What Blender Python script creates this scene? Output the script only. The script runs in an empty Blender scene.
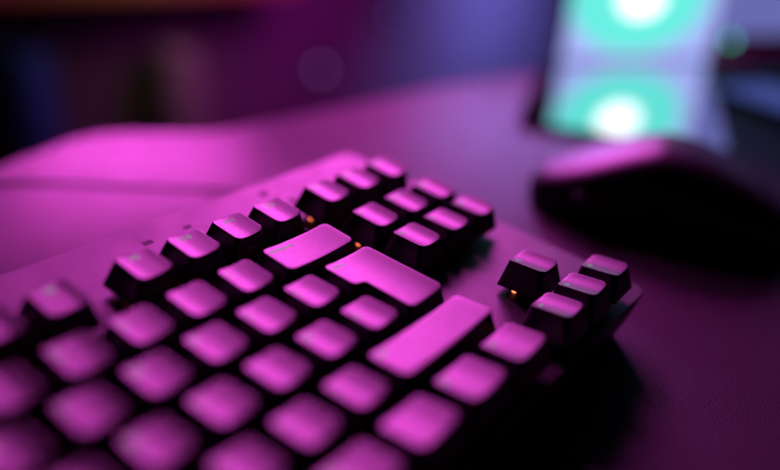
import bpy, bmesh, math, random
from mathutils import Vector, Matrix
random.seed(7)
MM = 0.001
scene = bpy.context.scene
COL = scene.collection

# ------------------------------------------------------------------ materials
def mat(name, base=(0.5, 0.5, 0.5), rough=0.5, metal=0.0, spec=0.5, emit=None, emit_s=0.0,
        bump=None, rough_var=None, coat=0.0, col_var=None, grain=False):
    m = bpy.data.materials.new(name); m.use_nodes = True
    nt = m.node_tree; b = nt.nodes['Principled BSDF']
    b.inputs['Base Color'].default_value = (*base, 1)
    b.inputs['Roughness'].default_value = rough
    b.inputs['Metallic'].default_value = metal
    b.inputs['Specular IOR Level'].default_value = spec
    b.inputs['Coat Weight'].default_value = coat
    if emit:
        b.inputs['Emission Color'].default_value = (*emit, 1)
        b.inputs['Emission Strength'].default_value = emit_s
    tc = nt.nodes.new('ShaderNodeTexCoord')
    def noise(scale, detail=3.0):
        n = nt.nodes.new('ShaderNodeTexNoise')
        n.inputs['Scale'].default_value = scale; n.inputs['Detail'].default_value = detail
        nt.links.new(tc.outputs['Object'], n.inputs['Vector']); return n
    if bump:                                   # list of (scale, strength)
        prev = None
        for sc, st in bump:
            n = noise(sc); bp = nt.nodes.new('ShaderNodeBump')
            bp.inputs['Strength'].default_value = st
            bp.inputs['Distance'].default_value = 0.0004
            nt.links.new(n.outputs['Fac'], bp.inputs['Height'])
            if prev: nt.links.new(prev.outputs['Normal'], bp.inputs['Normal'])
            prev = bp
        nt.links.new(prev.outputs['Normal'], b.inputs['Normal'])
    if rough_var:                              # (scale, low, high)
        n = noise(rough_var[0], 5.0); mr = nt.nodes.new('ShaderNodeMapRange')
        mr.inputs['From Min'].default_value = 0.3; mr.inputs['From Max'].default_value = 0.7
        mr.inputs['To Min'].default_value = rough_var[1]; mr.inputs['To Max'].default_value = rough_var[2]
        nt.links.new(n.outputs['Fac'], mr.inputs['Value'])
        nt.links.new(mr.outputs['Result'], b.inputs['Roughness'])
    if col_var:                                # (scale, other colour)
        n = noise(col_var[0], 4.0); mx = nt.nodes.new('ShaderNodeMixRGB')
        mx.inputs['Color1'].default_value = (*base, 1); mx.inputs['Color2'].default_value = (*col_var[1], 1)
        if grain:
            g = nt.nodes.new('ShaderNodeMapRange')
            g.inputs['From Min'].default_value = .38; g.inputs['From Max'].default_value = .62
            nt.links.new(n.outputs['Fac'], g.inputs['Value']); nt.links.new(g.outputs['Result'], mx.inputs['Fac'])
            sp = nt.nodes.new('ShaderNodeMapRange')
            sp.inputs['To Min'].default_value = spec*1.5; sp.inputs['To Max'].default_value = spec*.5
            nt.links.new(g.outputs['Result'], sp.inputs['Value']); nt.links.new(sp.outputs['Result'], b.inputs['Specular IOR Level'])
        else: nt.links.new(n.outputs['Fac'], mx.inputs['Fac'])
        nt.links.new(mx.outputs['Color'], b.inputs['Base Color'])
    return m

M = {}
M['keycap'] = mat('keycap_plastic', (0.012, 0.012, 0.013), 0.37, spec=0.6, bump=[(2600, 0.12)], rough_var=(600, 0.345, 0.40))
M['legend'] = mat('translucent_legend', (0.05, 0.06, 0.055), 0.7, spec=0.2, emit=(0.36, 0.9, 0.68), emit_s=0.34)
M['icon'] = mat('printed_icon', (0.30, 0.30, 0.33), 0.6, spec=0.2)
M['switch'] = mat('switch_housing', (0.015, 0.015, 0.016), 0.45)
M['led'] = mat('red_led', (0.3, 0.05, 0.02), 0.4, emit=(1.0, 0.16, 0.07), emit_s=5.0)
M['plate'] = mat('sandblasted_plate', (0.10, 0.098, 0.10), 0.42, metal=0.7, bump=[(3200, 0.35), (900, 0.12)], rough_var=(90, 0.38, 0.48))
M['case'] = mat('case_plastic', (0.014, 0.014, 0.015), 0.45, bump=[(2200, 0.15)])
M['mark'] = mat('plate_print', (0.02, 0.02, 0.022), 0.6, spec=0.3)
M['rubber'] = mat('rubber', (0.012, 0.012, 0.012), 0.8)
M['desk'] = mat('desk_mat_fabric', (0.080, 0.072, 0.080), 0.42, spec=0.085, bump=[(2100, 0.7), (400, 0.2)],
                rough_var=(60, 0.39, 0.46), col_var=(1900, (0.022, 0.020, 0.022)), grain=True)
M['cable'] = mat('cable_rubber', (0.26, 0.25, 0.26), 0.35)
M['mouse'] = mat('mouse_plastic', (0.012, 0.012, 0.016), 0.46, bump=[(1800, 0.08)])
M['bezel'] = mat('gloss_black_bezel', (0.01, 0.01, 0.012), 0.25)
M['matte'] = mat('matte_bezel', (0.01, 0.01, 0.012), 0.6, spec=0.2)
M['gloss'] = mat('polished_base', (0.82, 0.82, 0.86), 0.06, metal=1.0)
M['wall'] = mat('painted_wall', (0.10, 0.09, 0.10), 0.9, spec=0.2, bump=[(300, 0.2)], col_var=(3, (0.06, 0.055, 0.06)))
M['floor'] = mat('dark_floor', (0.04, 0.035, 0.035), 0.6, col_var=(6, (0.025, 0.02, 0.02)))
M['wood'] = mat('orange_wood', (0.20, 0.13, 0.03), 0.5, col_var=(20, (0.13, 0.08, 0.02)))
M['bottle'] = mat('olive_glaze', (0.10, 0.15, 0.08), 0.5)
M['cap'] = mat('bottle_cap', (0.25, 0.26, 0.22), 0.5)
M['cup'] = mat('blue_cup', (0.03, 0.14, 0.32), 0.4)
M['box'] = mat('dark_device', (0.02, 0.02, 0.025), 0.5)

# ------------------------------------------------------------------ helpers
def link(o, parent=None):
    COL.objects.link(o)
    if parent: o.parent = parent
    return o
def mesh_obj(name, bm, m, parent=None, smooth=True, mats=None):
    me = bpy.data.meshes.new(name)
    bmesh.ops.recalc_face_normals(bm, faces=bm.faces)
    bm.to_mesh(me); bm.free()
    for p in me.polygons: p.use_smooth = smooth
    for x in (mats or [m]): me.materials.append(x)
    return link(bpy.data.objects.new(name, me), parent)
def empty(name, loc=(0, 0, 0), rot=(0, 0, 0)):
    o = bpy.data.objects.new(name, None); o.location = loc; o.rotation_euler = rot
    o.empty_display_size = 0.02
    return link(o)
def tag(o, label, cat, group=None):
    o['label'] = label; o['category'] = cat
    if group: o['group'] = group
    return o
def structure(o): o['kind'] = 'structure'; return o
def hide_sharp(o, ang=35):
    for e in (): pass
def rounded(poly, radii, n=7):
    """polygon (CCW) with rounded corners -> list of points, n+1 per corner"""
    out = []; L = len(poly)
    for i in range(L):
        p = Vector(poly[i]); a = Vector(poly[i-1]); b = Vector(poly[(i+1) % L])
        r = radii[i] if isinstance(radii, (list, tuple)) else radii
        u = (a-p).normalized(); v = (b-p).normalized()
        ang = u.angle(v); d = r / math.tan(ang/2)
        c = p + (u+v).normalized() * (r/math.sin(ang/2))
        s = p+u*d; e = p+v*d
        a0 = math.atan2(s.y-c.y, s.x-c.x); a1 = math.atan2(e.y-c.y, e.x-c.x)
        da = (a1-a0+math.pi) % (2*math.pi) - math.pi
        for k in range(n+1):
            t = a0+da*k/n
            out.append((c.x+r*math.cos(t), c.y+r*math.sin(t)))
    return out
def densify(pts, step):
    out = []
    for i, p in enumerate(pts):
        q = pts[(i+1) % len(pts)]; d = math.dist(p, q); k = max(1, int(d/step))
        for j in range(k):
            f = j/k; out.append((p[0]+(q[0]-p[0])*f, p[1]+(q[1]-p[1])*f))
    return out
def rect(x0, y0, x1, y1): return [(x0, y0), (x1, y0), (x1, y1), (x0, y1)]
def inset_poly(poly, d):
    """inward offset of an axis-aligned CCW polygon; d = (left, right, front, back)"""
    L = len(poly); out = []
    def shift(a, b):
        dx, dy = b[0]-a[0], b[1]-a[1]
        if abs(dy) < 1e-9: return ('y', a[1] + (d[2] if dx > 0 else -d[3]))
        return ('x', a[0] + (-d[1] if dy > 0 else d[0]))
    for i in range(L):
        e1 = shift(poly[i-1], poly[i]); e2 = shift(poly[i], poly[(i+1) % L])
        x = e1[1] if e1[0] == 'x' else e2[1]; y = e1[1] if e1[0] == 'y' else e2[1]
        out.append((x, y))
    return out
def loft(bm, rings, cap_bottom=True, cap_top=True):
    """rings: lists of (x,y,z) in mm, equal length"""
    vs = [[bm.verts.new((x*MM, y*MM, z*MM)) for x, y, z in r] for r in rings]
    for a, b in zip(vs, vs[1:]):
        n = len(a)
        for i in range(n): bm.faces.new((a[i], a[(i+1) % n], b[(i+1) % n], b[i]))
    if cap_bottom: bm.faces.new(list(reversed(vs[0])))
    if cap_top: bm.faces.new(vs[-1])
    return vs
def slab(poly, r, z0, z1, bev=0.5, n=6):
    bm = bmesh.new()
    o = rounded(poly, r, n)
    cx = sum(p[0] for p in o)/len(o); cy = sum(p[1] for p in o)/len(o)
    def sc(d):
        res = []
        for i, p in enumerate(o):
            a = Vector(o[i-1]); b = Vector(o[(i+1) % len(o)]); t = (b-a)
            nrm = Vector((t.y, -t.x)).normalized() if t.length > 1e-9 else Vector((0, 0))
            res.append((p[0]-nrm.x*d, p[1]-nrm.y*d))
        return res
    rings = []
    for d, z in ((bev, z0), (0, z0+bev), (0, z1-bev), (bev*.3, z1-bev*.3), (bev, z1)):
        rings.append([(x, y, z) for x, y in sc(d)])
    loft(bm, rings)
    return bm
def box_bm(x0, y0, z0, x1, y1, z1, bev=0.3): return slab(rect(x0, y0, x1, y1), max(bev, .05)*1.5, z0, z1, bev, 3)
def tube(bm, pts, r, n=10):
    pts = [Vector(p) for p in pts]; prev = None; ring = None
    for i, p in enumerate(pts):
        t = (pts[min(i+1, len(pts)-1)]-pts[max(i-1, 0)]).normalized()
        u = t.cross(Vector((0, 0, 1)))
        if u.length < 1e-4: u = Vector((1, 0, 0))
        u.normalize(); v = t.cross(u)
        ring = [bm.verts.new((p+(u*math.cos(a)+v*math.sin(a))*r)*MM) for a in [2*math.pi*k/n for k in range(n)]]
        if prev:
            for k in range(n): bm.faces.new((prev[k], prev[(k+1) % n], ring[(k+1) % n], ring[k]))
        else: bm.faces.new(ring[::-1])
        prev = ring
    bm.faces.new(ring)
def lathe(bm, prof, n=32, c=(0, 0)):
    rings = [[(c[0]+r*math.cos(2*math.pi*k/n), c[1]+r*math.sin(2*math.pi*k/n), z) for k in range(n)] for r, z in prof]
    loft(bm, rings)
def text_mesh(body, size):
    cu = bpy.data.curves.new('legend_text', 'FONT'); cu.body = body; cu.size = size
    cu.align_x = 'LEFT'; cu.align_y = 'TOP'; cu.resolution_u = 2; cu.space_line = 0.85; cu.offset = 0.012*size
    o = bpy.data.objects.new('legend_text', cu); COL.objects.link(o)
    dg = bpy.context.evaluated_depsgraph_get(); dg.update()
    me = bpy.data.meshes.new_from_object(o.evaluated_get(dg))
    bpy.data.objects.remove(o); bpy.data.curves.remove(cu)
    bm = bmesh.new(); bm.from_mesh(me); bpy.data.meshes.remove(me)
    bmesh.ops.triangulate(bm, faces=bm.faces)
    return bm

# ------------------------------------------------------------------ setting (desk frame: z = 0 is the desk top)
# the back edge of the desk runs askew to the keyboard
DB0, DB1 = Vector((360, 343)), Vector((757, 227))
ddir = (DB1-DB0).normalized(); dnor = Vector((-ddir.y, ddir.x))          # dnor points away from us
def dk(a, b): p = DB0+ddir*a+dnor*b; return (p.x, p.y)
desk_bm = slab([dk(-700, -900), dk(1100, -900), dk(1100, 0), (607, 271), (514, 281), (404, 300), (351, 349), (310, 338), (266, 328), (-300, 204)], [8, 8, 8, 8, 8, 8, 38, 20, 8, 8], -28, 0, 2.0)
desk = mesh_obj('desk', desk_bm, M['desk'], smooth=False)
tag(desk, 'dark matte desk top with fine grain, lit magenta, under the keyboard', 'desk')
for c in (dk(-650, -850), dk(1050, -850), dk(1050, -50), (-290, 110)):
    mesh_obj('leg', box_bm(c[0]-25, c[1]-25, -728, c[0]+25, c[1]+25, -28.5, 2), M['box'], desk, False)
fl = bmesh.new(); loft(fl, [[(x, y, z) for x, y in [dk(-2500, -2500), dk(3000, -2500), dk(3000, 2500), dk(-2500, 2500)]] for z in (-780, -730)])
structure(mesh_obj('floor', fl, M['floor'], smooth=False))
wl = bmesh.new(); loft(wl, [[(x, y, z) for x, y in [dk(-2500, 1500), dk(3000, 1500), dk(3000, 1600), dk(-2500, 1600)]] for z in (-726, 1700)])
tag(structure(mesh_obj('back_wall', wl, M['wall'], smooth=False)), 'dim painted wall behind the desk in purple gloom', 'wall')

# ------------------------------------------------------------------ keyboard
U = 19.05
TILT = math.radians(6)
kb = empty('keyboard', (0, 0, 0), (TILT, 0, 0))
tag(kb, 'black mechanical keyboard with tall black keys on a flat plate, lit magenta', 'keyboard')
# local frame: key tops at z=0 is shifted so that the front bottom edge is the pivot
OX, OY, OZ = 0.0, 5.0, 33.0
def K(p): return (p[0]-OX, p[1]+OY, p[2]+OZ)
XL, XR, YF, YB, ZP = -9.0, 360.5, -3.6, 147.0, -12.5
plate = slab(rect(XL, YF+OY, XR, YB+OY), 5.0, ZP-1.6+OZ, ZP+OZ, 0.45, 8)
mesh_obj('top_plate', plate, M['plate'], kb, smooth=False)
cb = bmesh.new()
def crect(d): return rounded(rect(XL+d, YF+OY+d, XR-d, YB+OY-d), 5.0, 8)
loft(cb, [[(x, y, z) for x, y in crect(d)] for d, z in ((5.5, 0.0), (4.2, .6), (2.0, 9.0), (0.9, 15.0), (0.7, ZP-1.65+OZ))])
mesh_obj('base_case', cb, M['case'], kb, smooth=False)
for x in (30, 320):
    f = bmesh.new()
    # fold-out rear foot: reaches the desk under the tilt
    drop = math.tan(TILT)*(135+OY)
    loft(f, [[(x-9, 135-2+OY, -drop-.2), (x+9, 135-2+OY, -drop-.2), (x+9, 135+3+OY, -drop-.6), (x-9, 135+3+OY, -drop-.6)],
             [(x-11, 135-4+OY, -.05), (x+11, 135-4+OY, -.05), (x+11, 135+4+OY, -.05), (x-11, 135+4+OY, -.05)]])
    mesh_obj('foot', f, M['rubber'], kb, False)
# etched dark marks on the strip behind the function row
def plate_mark(shapes):
    bm = bmesh.new()
    for poly in shapes:
        vs = [bm.verts.new(((x)*MM, (y+OY)*MM, (ZP+OZ+0.06)*MM)) for x, y in poly]
        bm.faces.new(vs)
    mesh_obj('indicator_mark', bm, M['mark'], kb, False)
plate_mark([rect(237.2, 134.0, 241.2, 136.6), ])
plate_mark([rect(255.2, 134.6, 258.6, 136.8)])
def circ(cx, cy, r, n=20): return [(cx+r*math.cos(2*math.pi*k/n), cy+r*math.sin(2*math.pi*k/n)) for k in range(n)]
plate_mark([circ(297.8, 138.6, 2.3), rect(301.6, 126.0, 305.4, 129.6), rect(298.5, 132.6, 302.0, 134.0)])

ROWY = {'C': 0, 'Z': 1, 'A': 2, 'Q': 3, 'N': 4, 'F': 5.29}
keys = []   # (x0, row, width, legend, icon)
def row(r, x, items):
    for it in items:
        w, lg = (it if isinstance(it, tuple) else (1, it))
        if lg is not None: keys.append((x, r, w, lg))
        x += w
row('F', 0, ['Esc', (1, None), 'F1', 'F2', 'F3', 'F4', (.5, None), 'F5', 'F6', 'F7', 'F8', (.5, None), 'F9', 'F10', 'F11', 'F12'])
row('N', 0, ['¬\n`', '!\n1', '"\n2', '£\n3', '$\n4', '%\n5', '^\n6', '&\n7', '*\n8', '(\n9', ')\n0', '_\n-', '+\n=', (2, 'Backspace')])
row('Q', 0, [(1.5, 'Tab')] + list('QWERTYUIOP') + ['{\n[', '}\n]', (1.5, 'Enter')])
row('A', 0, [(1.75, 'Caps')] + list('ASDFGHJKL') + [':\n;', "@\n'", '~\n#'])
row('Z', 0, [(1.25, 'Shift'), '|\n\\'] + list('ZXCVBNM') + ['<\n,', '>\n.', '?\n/', (2.75, 'Shift')])
row('C', 0, [(1.25, 'Ctrl'), (1.25, ''), (1.25, 'Alt'), (6.25, ''), (1.25, 'AltGr'), (1.25, ''), (1.25, '#menu'), (1.25, 'Ctrl')])
NX = 15.25+3.0/U
row('F', NX, ['PrtSc', 'ScrLk', 'Pause']); row('N', NX, ['Ins', 'Home', 'PgUp']); row('Q', NX, ['Del', 'End', 'PgDn'])
row('Z', NX+1, ['#up']); row('C', NX, ['#left', '#down', '#right'])

HT = 9.8                                    # cap height, top rim at z = 0
RT = {'C': 9.0, 'Z': 5.5, 'A': 3.0, 'Q': 1.0, 'N': -2.0, 'F': -3.0}   # how the rows lean (degrees)
GAPS = (0.75, 0.75, 0.75, 0.75)             # footprint inset
TOPI = (3.35, 3.35, 2.35, 2.75)             # top-face inset (left, right, front, back)
cap_cache, leg_cache = {}, {}
def dish(x, hw, depth=0.9):
    t = min(1.0, abs(x)/hw); return -depth*(1-t*t)
def cap_geometry(w, iso=False):
    if iso:    # origin at the middle of a 1.5 x 2 u cell, lower part 1.25 u wide
        X0, X1, Y0, Y1 = -.75*U, .75*U, -U, U
        poly = [(X0+.25*U, Y0), (X1, Y0), (X1, Y1), (X0, Y1), (X0, 0), (X0+.25*U, 0)]
        rb = [1.2]*4+[1.2, .9]; rt = [2.2, 2.2, 2.2, 2.2, 2.2, 1.6]
    else:
        poly = rect(-w*U/2, -U/2, w*U/2, U/2); rb = 1.2; rt = 2.3
    hw = (w*U-TOPI[0]-TOPI[1])/2
    step = 0.8
    bot = inset_poly(poly, GAPS); top = inset_poly(poly, TOPI)
    N = 7
    # matching point counts: densify by edge fraction
    def ring(pl, r):
        base = rounded(pl, r, N); res = []; L = len(pl)
        for c in range(L):
            seg = base[c*(N+1):(c+1)*(N+1)]; nxt = base[((c+1) % L)*(N+1)]
            res += seg
            e0, e1 = seg[-1], nxt
            k = max(2, int(math.dist(pl[c], pl[(c+1) % L])/1.0)) if False else SEG[c]
            for j in range(1, k): res.append((e0[0]+(e1[0]-e0[0])*j/k, e0[1]+(e1[1]-e0[1])*j/k))
        return res
    SEG = [max(4, int(math.dist(bot[c], bot[(c+1) % len(bot)])/1.6)) for c in range(len(bot))]
    B = ring(bot, rb); Tp = ring(top, rt)
    ctr = ((-.75*U+X1)/2+.06*U, 0.0) if iso else (0.0, (TOPI[2]-TOPI[3])/2)
    cx = ctr[0] if iso else 0.0
    def z_top(x): return dish(x-(0 if not iso else 0), hw)
    def mix(f, z, zt=None):
        # f: 0 bottom outline, 1 top outline
        return [(b[0]+(t[0]-b[0])*f, b[1]+(t[1]-b[1])*f) for b, t in zip(B, Tp)]
    rings = []
    inn = ring(inset_poly(bot, (1.2,)*4), .5)
    rings.append([(x, y, -5.5) for x, y in ring(inset_poly(bot, (2.7,)*4), .5)])
    rings.append([(x, y, -HT) for x, y in inn])
    rings.append([(x, y, -HT) for x, y in B])
    for f, z in ((.052, -HT+.5), (.295, -7.0), (.58, -4.3), (.80, -2.2), (.93, -.95)):
        pts = mix(f, z); rings.append([(x, y, z) for x, y in pts])
    def zt(p): return z_top(p[0])
    # fillet to the top
    for f, dz in ((.982, -.34), (1.0, -.11), ):
        rings.append([(x, y, zt(t)*.8+dz) if dz < -.3 else (x, y, zt(t)*.95+dz) for (x, y), t in zip(mix(f, 0), Tp)])
    def scaled(s):
        if s >= .9:   # near-uniform inset near the rim
            d = (1-s)*6.0
            pl = ring(inset_poly(top, (d,)*4), [max(.4, q-d) for q in rt] if iso else max(.4, rt-d)); return pl
        d = .1*6.0
        pl = ring(inset_poly(top, (d,)*4), [max(.4, q-d) for q in rt] if iso else max(.4, rt-d))
        k = s/.9
        return [(ctr[0]+(x-ctr[0])*k, ctr[1]+(y-ctr[1])*k) for x, y in pl]
    for s, dz in ((.982, -.02), (.95, 0.0), (.80, 0), (.66, 0), (.5, 0), (.34, 0), (.18, 0), (.05, 0)):
        rings.append([(x, y, z_top(x)+dz) for x, y in scaled(s)])
    bm = bmesh.new(); vs = loft(bm, rings, cap_top=False)
    c = bm.verts.new((ctr[0]*MM, ctr[1]*MM, z_top(ctr[0])*MM)); last = vs[-1]
    for i in range(len(last)): bm.faces.new((last[i], last[(i+1) % len(last)], c))
    return bm, z_top, hw
def put_flat(bm, fn):
    for v in bm.verts:
        x, y = v.co.x, v.co.y; v.co = Vector((x*MM, y*MM, fn(x, y)*MM))
def symbol(kind):
    bm = bmesh.new()
    def f(pts): bm.faces.new([bm.verts.new((x, y, 0)) for x, y in pts])
    if kind == '#menu':
        for y in (-.6, -1.5, -2.4): f(rect(0, y, 2.6, y+.4))
    else:
        a = {'#up': 0, '#left': math.pi/2, '#down': math.pi, '#right': -math.pi/2}[kind]
        P = [[(0, 1.5), (-1.2, 0), (1.2, 0)], [(-.3, .05), (-.3, -1.3), (.3, -1.3), (.3, .05)]]
        for q in P:
            f([(1.3+x*math.cos(a)-y*math.sin(a), -1.4+x*math.sin(a)+y*math.cos(a)) for x, y in (q if q is P[1] else [q[0], q[1], q[2]])])
    return bm
def media_icon(kind):
    bm = bmesh.new()
    def f(pts): bm.faces.new([bm.verts.new((x, y, 0)) for x, y in pts])
    tri = lambda x, d: [(x, -.8), (x, .8), (x+1.3*d, 0)]
    if kind == 'next': f(tri(-1.6, 1)); f(tri(-.2, 1)); f(rect(1.2, -.8, 1.55, .8))
    if kind == 'prev': f(tri(1.6, -1)); f(tri(.2, -1)); f(rect(-1.55, -.8, -1.2, .8))
    if kind == 'play': f(tri(-1.5, 1)); f(rect(.2, -.8, .55, .8)); f(rect(1.0, -.8, 1.35, .8))
    if kind == 'mute': f(rect(-1.4, -.35, -.8, .35)); f([(-.8, -.35), (0, -.9), (0, .9), (-.8, .35)]); f(rect(.5, -.5, .75, .5))
    return bm

for (x0, r, w, lg) in keys:
    iso = lg == 'Enter'
    cy = (ROWY[r]+.5)*U if not iso else 3.0*U
    cx = (x0+w/2)*U
    key_id = ('iso' if iso else w)
    if key_id not in cap_cache:
        bm, zf, hw = cap_geometry(w, iso)
        o = mesh_obj('key', bm, M['keycap'], kb); cap_cache[key_id] = (o.data, zf, hw)
    else:
        me, zf, hw = cap_cache[key_id]
        o = link(bpy.data.objects.new('key', me), kb)
    if lg in ('Enter', 'Backspace'): o['label'] = 'large L-shaped Enter key' if iso else 'wide Backspace key'
    me, zf, hw = cap_cache[key_id]
    jit = lambda s: random.uniform(-s, s)
    o.location = Vector((cx+jit(.12), cy+OY+jit(.10), OZ+jit(.08)))*MM
    o.rotation_euler = (math.radians(jit(.5)-RT[r]), math.radians(jit(.5)), math.radians(jit(.6)))
    # legend: lies 0.03 mm above the dished face
    if lg:
        lk = (lg, key_id)
        if lk not in leg_cache:
            if lg.startswith('#') and len(lg) > 2: bm = symbol(lg); fw = 2.6
            else:
                size = 4.2 if len(lg) == 1 else (3.1 if '\n' in lg else (3.2 if lg[0] == 'F' else 2.6))
                bm = text_mesh(lg, size)
                fw = max(v.co.x for v in bm.verts)
            hy = U/2-TOPI[3] if not iso else U-TOPI[3]
            if r == 'F' and lg[0] == 'F': ox = -fw/2
            else: ox = -hw+1.6
            oy = hy-1.3
            put_flat(bm, lambda x, y, ox=ox, oy=oy: 0)
            for v in bm.verts:
                v.co.x += ox*MM; v.co.y += oy*MM
                v.co.z = (zf(v.co.x/MM)+.04)*MM
            lo = mesh_obj('legend', bm, M['legend'], o, False); leg_cache[lk] = lo.data
        else: link(bpy.data.objects.new('legend', leg_cache[lk]), o)
    icon = {'F9': 'mute', 'F10': 'play', 'F11': 'prev', 'F12': 'next'}.get(lg)
    if icon:
        bm = media_icon(icon)
        yb, yt = -U/2+GAPS[2], -U/2+TOPI[2]
        for v in bm.verts:
            x, h = v.co.x, -5.2+v.co.y
            f = .30+(.58-.30)*(h+7.0)/2.7
            v.co = Vector((x*MM, (yb+(yt-yb)*f-.06)*MM, h*MM))
        mesh_obj('media_icon', bm, M['icon'], o, False)
    # switch below the cap, with its lamp on the left side
    sx, sy = (cx, cy) if not iso else (cx+.06*U, cy)
    if 'sw' not in cap_cache:
        bm = bmesh.new()
        loft(bm, [[(x, y, z) for x, y in rounded(rect(-a, -a, a, a), 1.0, 3)] for a, z in ((4.4, ZP+.02), (4.4, -9.6), (4.0, -5.0))])
        s = mesh_obj('switch', bm, M['switch'], kb, False); cap_cache['sw'] = s.data
        bm = slab(rect(-5.7, 1.2, -4.55, 2.6), .3, ZP+.02, -12.2, .1, 3)
        l = mesh_obj('led', bm, M['led'], s, False); cap_cache['led'] = l.data
    else:
        s = link(bpy.data.objects.new('switch', cap_cache['sw']), kb)
        l = link(bpy.data.objects.new('led', cap_cache['led']), s)
    s.location = Vector((sx, sy+OY, OZ))*MM

# ------------------------------------------------------------------ cable behind the keyboard
cbm = bmesh.new()
ctrl = [(338, 149, 26), (342, 158, 18), (356, 170, 5), (364, 186, 1.0), (350, 210, .95), (334, 232, .95), (310, 262, .95), (288, 288, .95), (268, 304, .95), (240, 304, .95), (190, 286, .95), (100, 262, .95), (-60, 215, .95)]
def catmull(P, k=10):
    P = [Vector(p) for p in P]; out = []
    for i in range(len(P)-1):
        a, b, c, d = P[max(i-1, 0)], P[i], P[i+1], P[min(i+2, len(P)-1)]
        for j in range(k):
            t = j/k
            out.append(.5*((2*b)+(c-a)*t+(2*a-5*b+4*c-d)*t*t+(3*b-a-3*c+d)*t**3))
    out.append(P[-1]); return out
tube(cbm, catmull(ctrl), .85, 14)
tag(mesh_obj('cable', cbm, M['cable']), 'thin grey cable lying on the desk behind the keyboard', 'cable')

# ------------------------------------------------------------------ mouse
ms = empty('mouse', (0.480, 0.036, 0), (0, 0, math.radians(16)))
tag(ms, 'black computer mouse right of the keyboard, its front edge gleaming pink', 'mouse')
def mouse_body():
    bm = bmesh.new(); L, W, H = 136.0, 74.0, 43.0
    NS, NR = 44, 28
    rings = []
    for i in range(NS+1):
        t = i/NS; y = -L/2+L*t
        e = math.sin(math.pi*min(max(t, .0), 1.0))
        wf = (1-abs(2*t-1)**3.2)**.5 if 0 < t < 1 else 0.0
        wid = W/2*max(.06, wf)*(1-.07*math.exp(-((t-.55)/.18)**2))
        # low flat buttons in front (t = 1), hump towards the palm (t = .38), falling at the back
        if t < .52: h = H*(.16+.84*math.sin(math.pi/2*t/.52)**.75)
        else: h = H*(1.0-.66*((t-.52)/.48)**1.25)
        if t > .95: h *= 1-((t-.95)/.05)**2*.35
        r = []
        for k in range(NR+1):
            a = math.pi*k/NR; cx_ = math.cos(a); sz = math.sin(a)
            px = wid*math.copysign(abs(cx_)**.60, cx_); pz = 1.0+(h-1.0)*sz**.50
            px *= 1-.10*(1-sz)*.6
            r.append((px, y, pz))
        r += [(wid*.80, y, .9)][:0]
        rings.append(r)
    vs = [[bm.verts.new((x*MM, y*MM, z*MM)) for x, y, z in r] for r in rings]
    for a, b in zip(vs, vs[1:]):
        for k in range(NR): bm.faces.new((a[k], a[k+1], b[k+1], b[k]))
        bm.faces.new((a[NR], a[0], b[0], b[NR]))
    bm.faces.new(vs[0]); bm.faces.new(vs[-1][::-1])
    return bm
mesh_obj('body', mouse_body(), M['mouse'], ms)
wb = bmesh.new()
rings = []
for x in (-3.4, -2.6, 2.6, 3.4):
    rr = 9.5 if abs(x) < 3 else 8.6
    rings.append([(x, 40+rr*math.cos(2*math.pi*k/28), 16.0+rr*math.sin(2*math.pi*k/28)) for k in range(28)])
loft(wb, rings); mesh_obj('scroll_wheel', wb, M['rubber'], ms)
for y in (8, 30):
    sb = box_bm(-36.8, y-10, 15, -32.5, y+9, 19, .8); mesh_obj('side_button', sb, M['bezel'], ms, False)
gs = slab(rect(-26, -55, 26, 55), 14, 0.05, 1.2, .3); mesh_obj('glide_pad', gs, M['rubber'], ms, False)

# ------------------------------------------------------------------ glowing display on a polished base
A, Bq = Vector((765, 230)), Vector((899, 141))
sd = (Bq-A).normalized(); sn = Vector((sd.y, -sd.x))         # sn faces the viewer (towards -x,-y)
if sn.dot(Vector((-1, -1))) < 0: sn = -sn
disp = empty('display', (A.x*MM, A.y*MM, 0), (0, 0, math.atan2(sd.y, sd.x)))
tag(disp, 'small upright display with a glaring white centre and cyan ring, on a polished base', 'display')
# local axes: x along the screen, -y towards the viewer
SW, SH = 168.0, 230.0
mesh_obj('frame', box_bm(-3, 0.6, 5, SW+3, 9, SH+14, 1.5), M['bezel'], disp, False)
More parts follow.
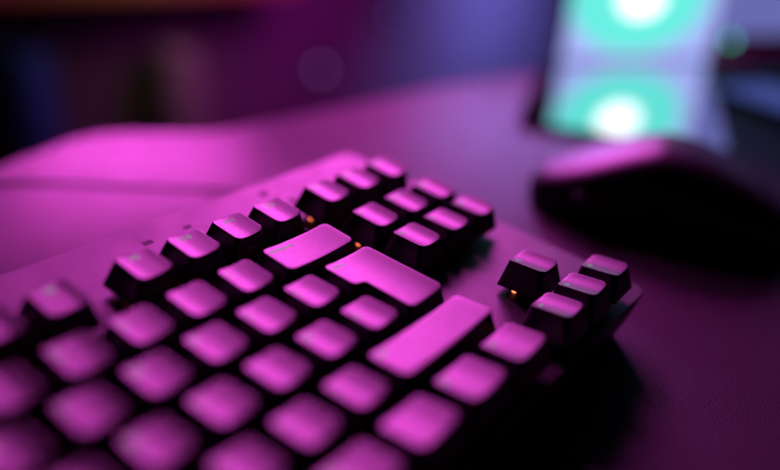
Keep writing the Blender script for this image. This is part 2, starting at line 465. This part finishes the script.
# polished base: corners measured on the desk, taken into the display's frame
def loc(p):
    d = Vector(p)-A; return (d.dot(sd), -d.dot(sn))
b0, b1 = loc((566, 168)), loc((618, 36))
base = slab([b0, b1, (SW+6, 14), (-6, 14)], 5, 0.3, 4.5, .6)
mesh_obj('polished_base', base, M['gloss'], disp, False)
def screen_mat():
    m = bpy.data.materials.new('lit_screen'); m.use_nodes = True
    nt = m.node_tree; b = nt.nodes['Principled BSDF']
    b.inputs['Base Color'].default_value = (.01, .01, .01, 1); b.inputs['Roughness'].default_value = .2
    tc = nt.nodes.new('ShaderNodeTexCoord'); mp = nt.nodes.new('ShaderNodeMapping')
    mp.vector_type = 'POINT'
    cx, cz, rx, rz = 76.0, 63.0, 92.0, 61.0
    mp.inputs['Scale'].default_value = (1/(rx*MM), 0, 1/(rz*MM))
    mp.inputs['Location'].default_value = (-cx/rx, 0, -cz/rz)
    ln = nt.nodes.new('ShaderNodeVectorMath'); ln.operation = 'LENGTH'
    cr = nt.nodes.new('ShaderNodeValToRGB')
    nt.links.new(tc.outputs['Object'], mp.inputs['Vector']); nt.links.new(mp.outputs['Vector'], ln.inputs[0])
    nt.links.new(ln.outputs['Value'], cr.inputs['Fac'])
    el = cr.color_ramp.elements
    stops = [(0.0, (2.2, 2.2, 2.2)), (.21, (2.0, 2.0, 2.0)), (.30, (.16, .90, .78)), (.76, (.13, .86, .76)), (.87, (.46, .52, 1.0)), (1.0, (.40, .46, 1.0))]  # overexposed core, ring and halo painted into the emission colours
    el[0].position = stops[0][0]; el[0].color = (*stops[0][1], 1)
    el[1].position = stops[-1][0]; el[1].color = (*stops[-1][1], 1)
    for p, c in stops[1:-1]:
        e = el.new(p); e.color = (*c, 1)
    nt.links.new(cr.outputs['Color'], b.inputs['Emission Color'])
    b.inputs['Emission Strength'].default_value = 1.0
    return m
mesh_obj('screen', box_bm(0, 0.1, 6.5, SW, .9, SH+10, .2), screen_mat(), disp, False)

# ------------------------------------------------------------------ things far behind, in the blur
def at_desk(a, b, z=0): p = dk(a, b); return (p[0]*MM, p[1]*MM, z*MM)
mn = empty('monitor', at_desk(572, -28), (0, 0, math.atan2(sd.y, sd.x)+.03))
tag(mn, 'dark monitor with a dim lavender screen, standing behind the bright display', 'monitor')
mesh_obj('frame', box_bm(-8, .6, 16, 430, 22, 290, 2), M['matte'], mn, False)
mesh_obj('screen', box_bm(0, .2, 26, 422, .9, 282, .1), mat('dim_screen', (.01, .01, .012), .2, emit=(.20, .21, .62), emit_s=.7), mn, False)
mesh_obj('stand', box_bm(185, 22.5, 6, 235, 40, 200, 2), M['matte'], mn, False)
mesh_obj('foot', slab(rect(110, 4, 310, 90), 12, .3, 6, 1), M['matte'], mn, False)
mesh_obj('power_light', box_bm(48, -.6, 17.5, 55, .5, 24.5, .3), mat('teal_light', (.1, .3, .25), .4, emit=(.05, .75, .45), emit_s=2.2), mn, False)
WA = math.atan2(ddir.y, ddir.x)
ph = empty('phone', (.775, .018, 0), (0, 0, math.radians(-28))); tag(ph, 'phone lying face up behind the mouse, made up to give a dim blue glow', 'phone')  # invented phone, stands in for a blue glow on the desk
mesh_obj('body', slab(rect(-36, -74, 36, 74), 9, .2, 7.6, 1.2), M['bezel'], ph, False)
mesh_obj('screen', slab(rect(-33, -70, 33, 70), 7, 7.65, 8.0, .1), mat('added_phone_glow', (.01, .01, .012), .2, emit=(.03, .08, .42), emit_s=.38), ph, False)
vs_ = empty('floor_vase', at_desk(590, 1380, -730)); tag(vs_, 'tall pale olive floor vase standing by the back wall, far out of focus', 'floor vase')
bm = bmesh.new(); lathe(bm, [(55, .5), (60, 8), (66, 150), (70, 300), (62, 400), (52, 430), (60, 456), (56, 456), (46, 428), (50, 300)]); mesh_obj('body', bm, M['bottle'], vs_)
sh = empty('wall_shelf', at_desk(200, 1500, -130), (0, 0, WA)); tag(sh, 'orange wooden shelf fixed high on the dark back wall', 'shelf')
mesh_obj('board', box_bm(-100, -220, 0, 690, -1, 34, 2), M['wood'], sh, False)
for x in (0, 560): mesh_obj('bracket', box_bm(x, -180, -40, x+25, -1, -.5, 1), M['box'], sh, False)
tb_ = empty('tall_bin', at_desk(232, 1400, -730)); tag(tb_, 'slim blue bin standing on the floor at the left, far out of focus', 'bin')
bm = bmesh.new(); lathe(bm, [(50, .5), (54, 4), (62, 470), (64, 474), (60, 474), (52, 20)]); mesh_obj('body', bm, M['cup'], tb_)
for a_, z_, lb, col, e in ((1075, -397, 'small dark light switch with a violet pilot light, over the middle of the desk edge', (.45, .2, .8), 1.4),
                           (1346, -249, 'small dark light switch with a blue pilot light, higher up the wall', (.2, .2, .9), 0.95)):
    wp = empty('light_switch', at_desk(a_, 1499, z_), (0, 0, WA)); tag(wp, lb, 'light switch', 'light switches on the back wall')
    mesh_obj('plate', box_bm(-40, -10, -40, 40, -.5, 40, 2), M['box'], wp, False)
    mesh_obj('pilot_light', box_bm(-9, -13, -9, 9, -10.2, 9, 1), mat('pilot_light', (.2, .2, .3), .4, emit=col, emit_s=e), wp, False)

# ------------------------------------------------------------------ lights
def area(name, loc, tgt, size, power, color, size_y=None, spread=None):
    l = bpy.data.lights.new(name, 'AREA'); l.energy = power; l.color = color; l.size = size
    if size_y: l.shape = 'RECTANGLE'; l.size_y = size_y
    if spread: l.spread = math.radians(spread)
    o = bpy.data.objects.new(name, l); o.location = loc
    o.rotation_euler = (Vector(tgt)-Vector(loc)).to_track_quat('-Z', 'Y').to_euler()
    return link(o)
MAG = (1.0, 0.088, 0.82)
tgt = Vector((.28, .06, .02))
d = Vector((.720, .525, .475)).normalized()
area('magenta_lamp', tgt+d*1.6, tgt, .64, 24.5, MAG, .38)
# weaker fill lamp added further left and higher, brightens the near-left keys
tl = Vector((.18, .075, .03)); dl = Vector((math.cos(math.radians(58)), math.sin(math.radians(58)), math.tan(math.radians(44)))).normalized()
area('magenta_side_fill', tl+dl*1.5, tl, .5, .21, MAG, .34, spread=13)
# second magenta lamp low behind: the glossy pool of light on the left of the desk
tb = Vector((.335, .288, 0)); d2 = Vector((.52, .78, .42)).normalized()
area('magenta_spot', tb+d2*.9, tb, .13, .075, MAG, .08, spread=6)
# added lamps with no visible source, for desk patch, wall and shelf
pb = Vector((.548, .145, 0)); db_ = Vector((math.cos(math.radians(34)), math.sin(math.radians(34)), math.tan(math.radians(20)))).normalized()
area('blue_desk_fill', pb+db_*1.0, pb, .12, .025, (.25, .3, 1.0), .08, spread=9)  # added to lay a lavender sheen on the desk
area('blue_wall_fill', at_desk(1760, 1000, 250), at_desk(1760, 1500, -400), .25, 6.5, (.25, .22, 1.0), spread=72)  # unseen lamp put in for the blue patch on the wall
area('purple_wall_fill', at_desk(900, 800, 200), at_desk(960, 1500, -450), .4, 2.2, (.9, .03, .85), spread=92)  # added purple glow for the dark wall
area('warm_shelf_fill', at_desk(500, 950, 150), at_desk(500, 1500, -280), .1, .20, (1.0, .75, .3), spread=100)  # added to warm up the shelf

w = bpy.data.worlds.new('World'); scene.world = w; w.use_nodes = True
w.node_tree.nodes['Background'].inputs['Color'].default_value = (.5, .08, .55, 1)
w.node_tree.nodes['Background'].inputs['Strength'].default_value = .003

# ------------------------------------------------------------------ camera
cam = bpy.data.cameras.new('camera'); co = link(bpy.data.objects.new('camera', cam)); scene.camera = co
right = Vector((0.60836211, -0.79140482, 0.05978254)); fwd = Vector((0.73097497, 0.52938016, -0.43061843))
fwd.normalize(); right = (right-fwd*right.dot(fwd)).normalized(); up = right.cross(fwd)
mw = Matrix((right, up, -fwd)).transposed().to_4x4(); mw.translation = Vector((96.64913896, -70.04216962, 157.37483482))*MM
co.matrix_world = mw
cam.sensor_width = 36; cam.lens = 762.18/780*36
cam.clip_start = .005; cam.clip_end = 50
cam.dof.use_dof = True; cam.dof.focus_distance = .262; cam.dof.aperture_fstop = 1.95

scene.render.engine = 'CYCLES'
scene.cycles.use_denoising = True
scene.cycles.max_bounces = 8
scene.view_settings.view_transform = 'Standard'; scene.view_settings.look = 'None'
scene.view_settings.exposure = 0; scene.view_settings.gamma = 1
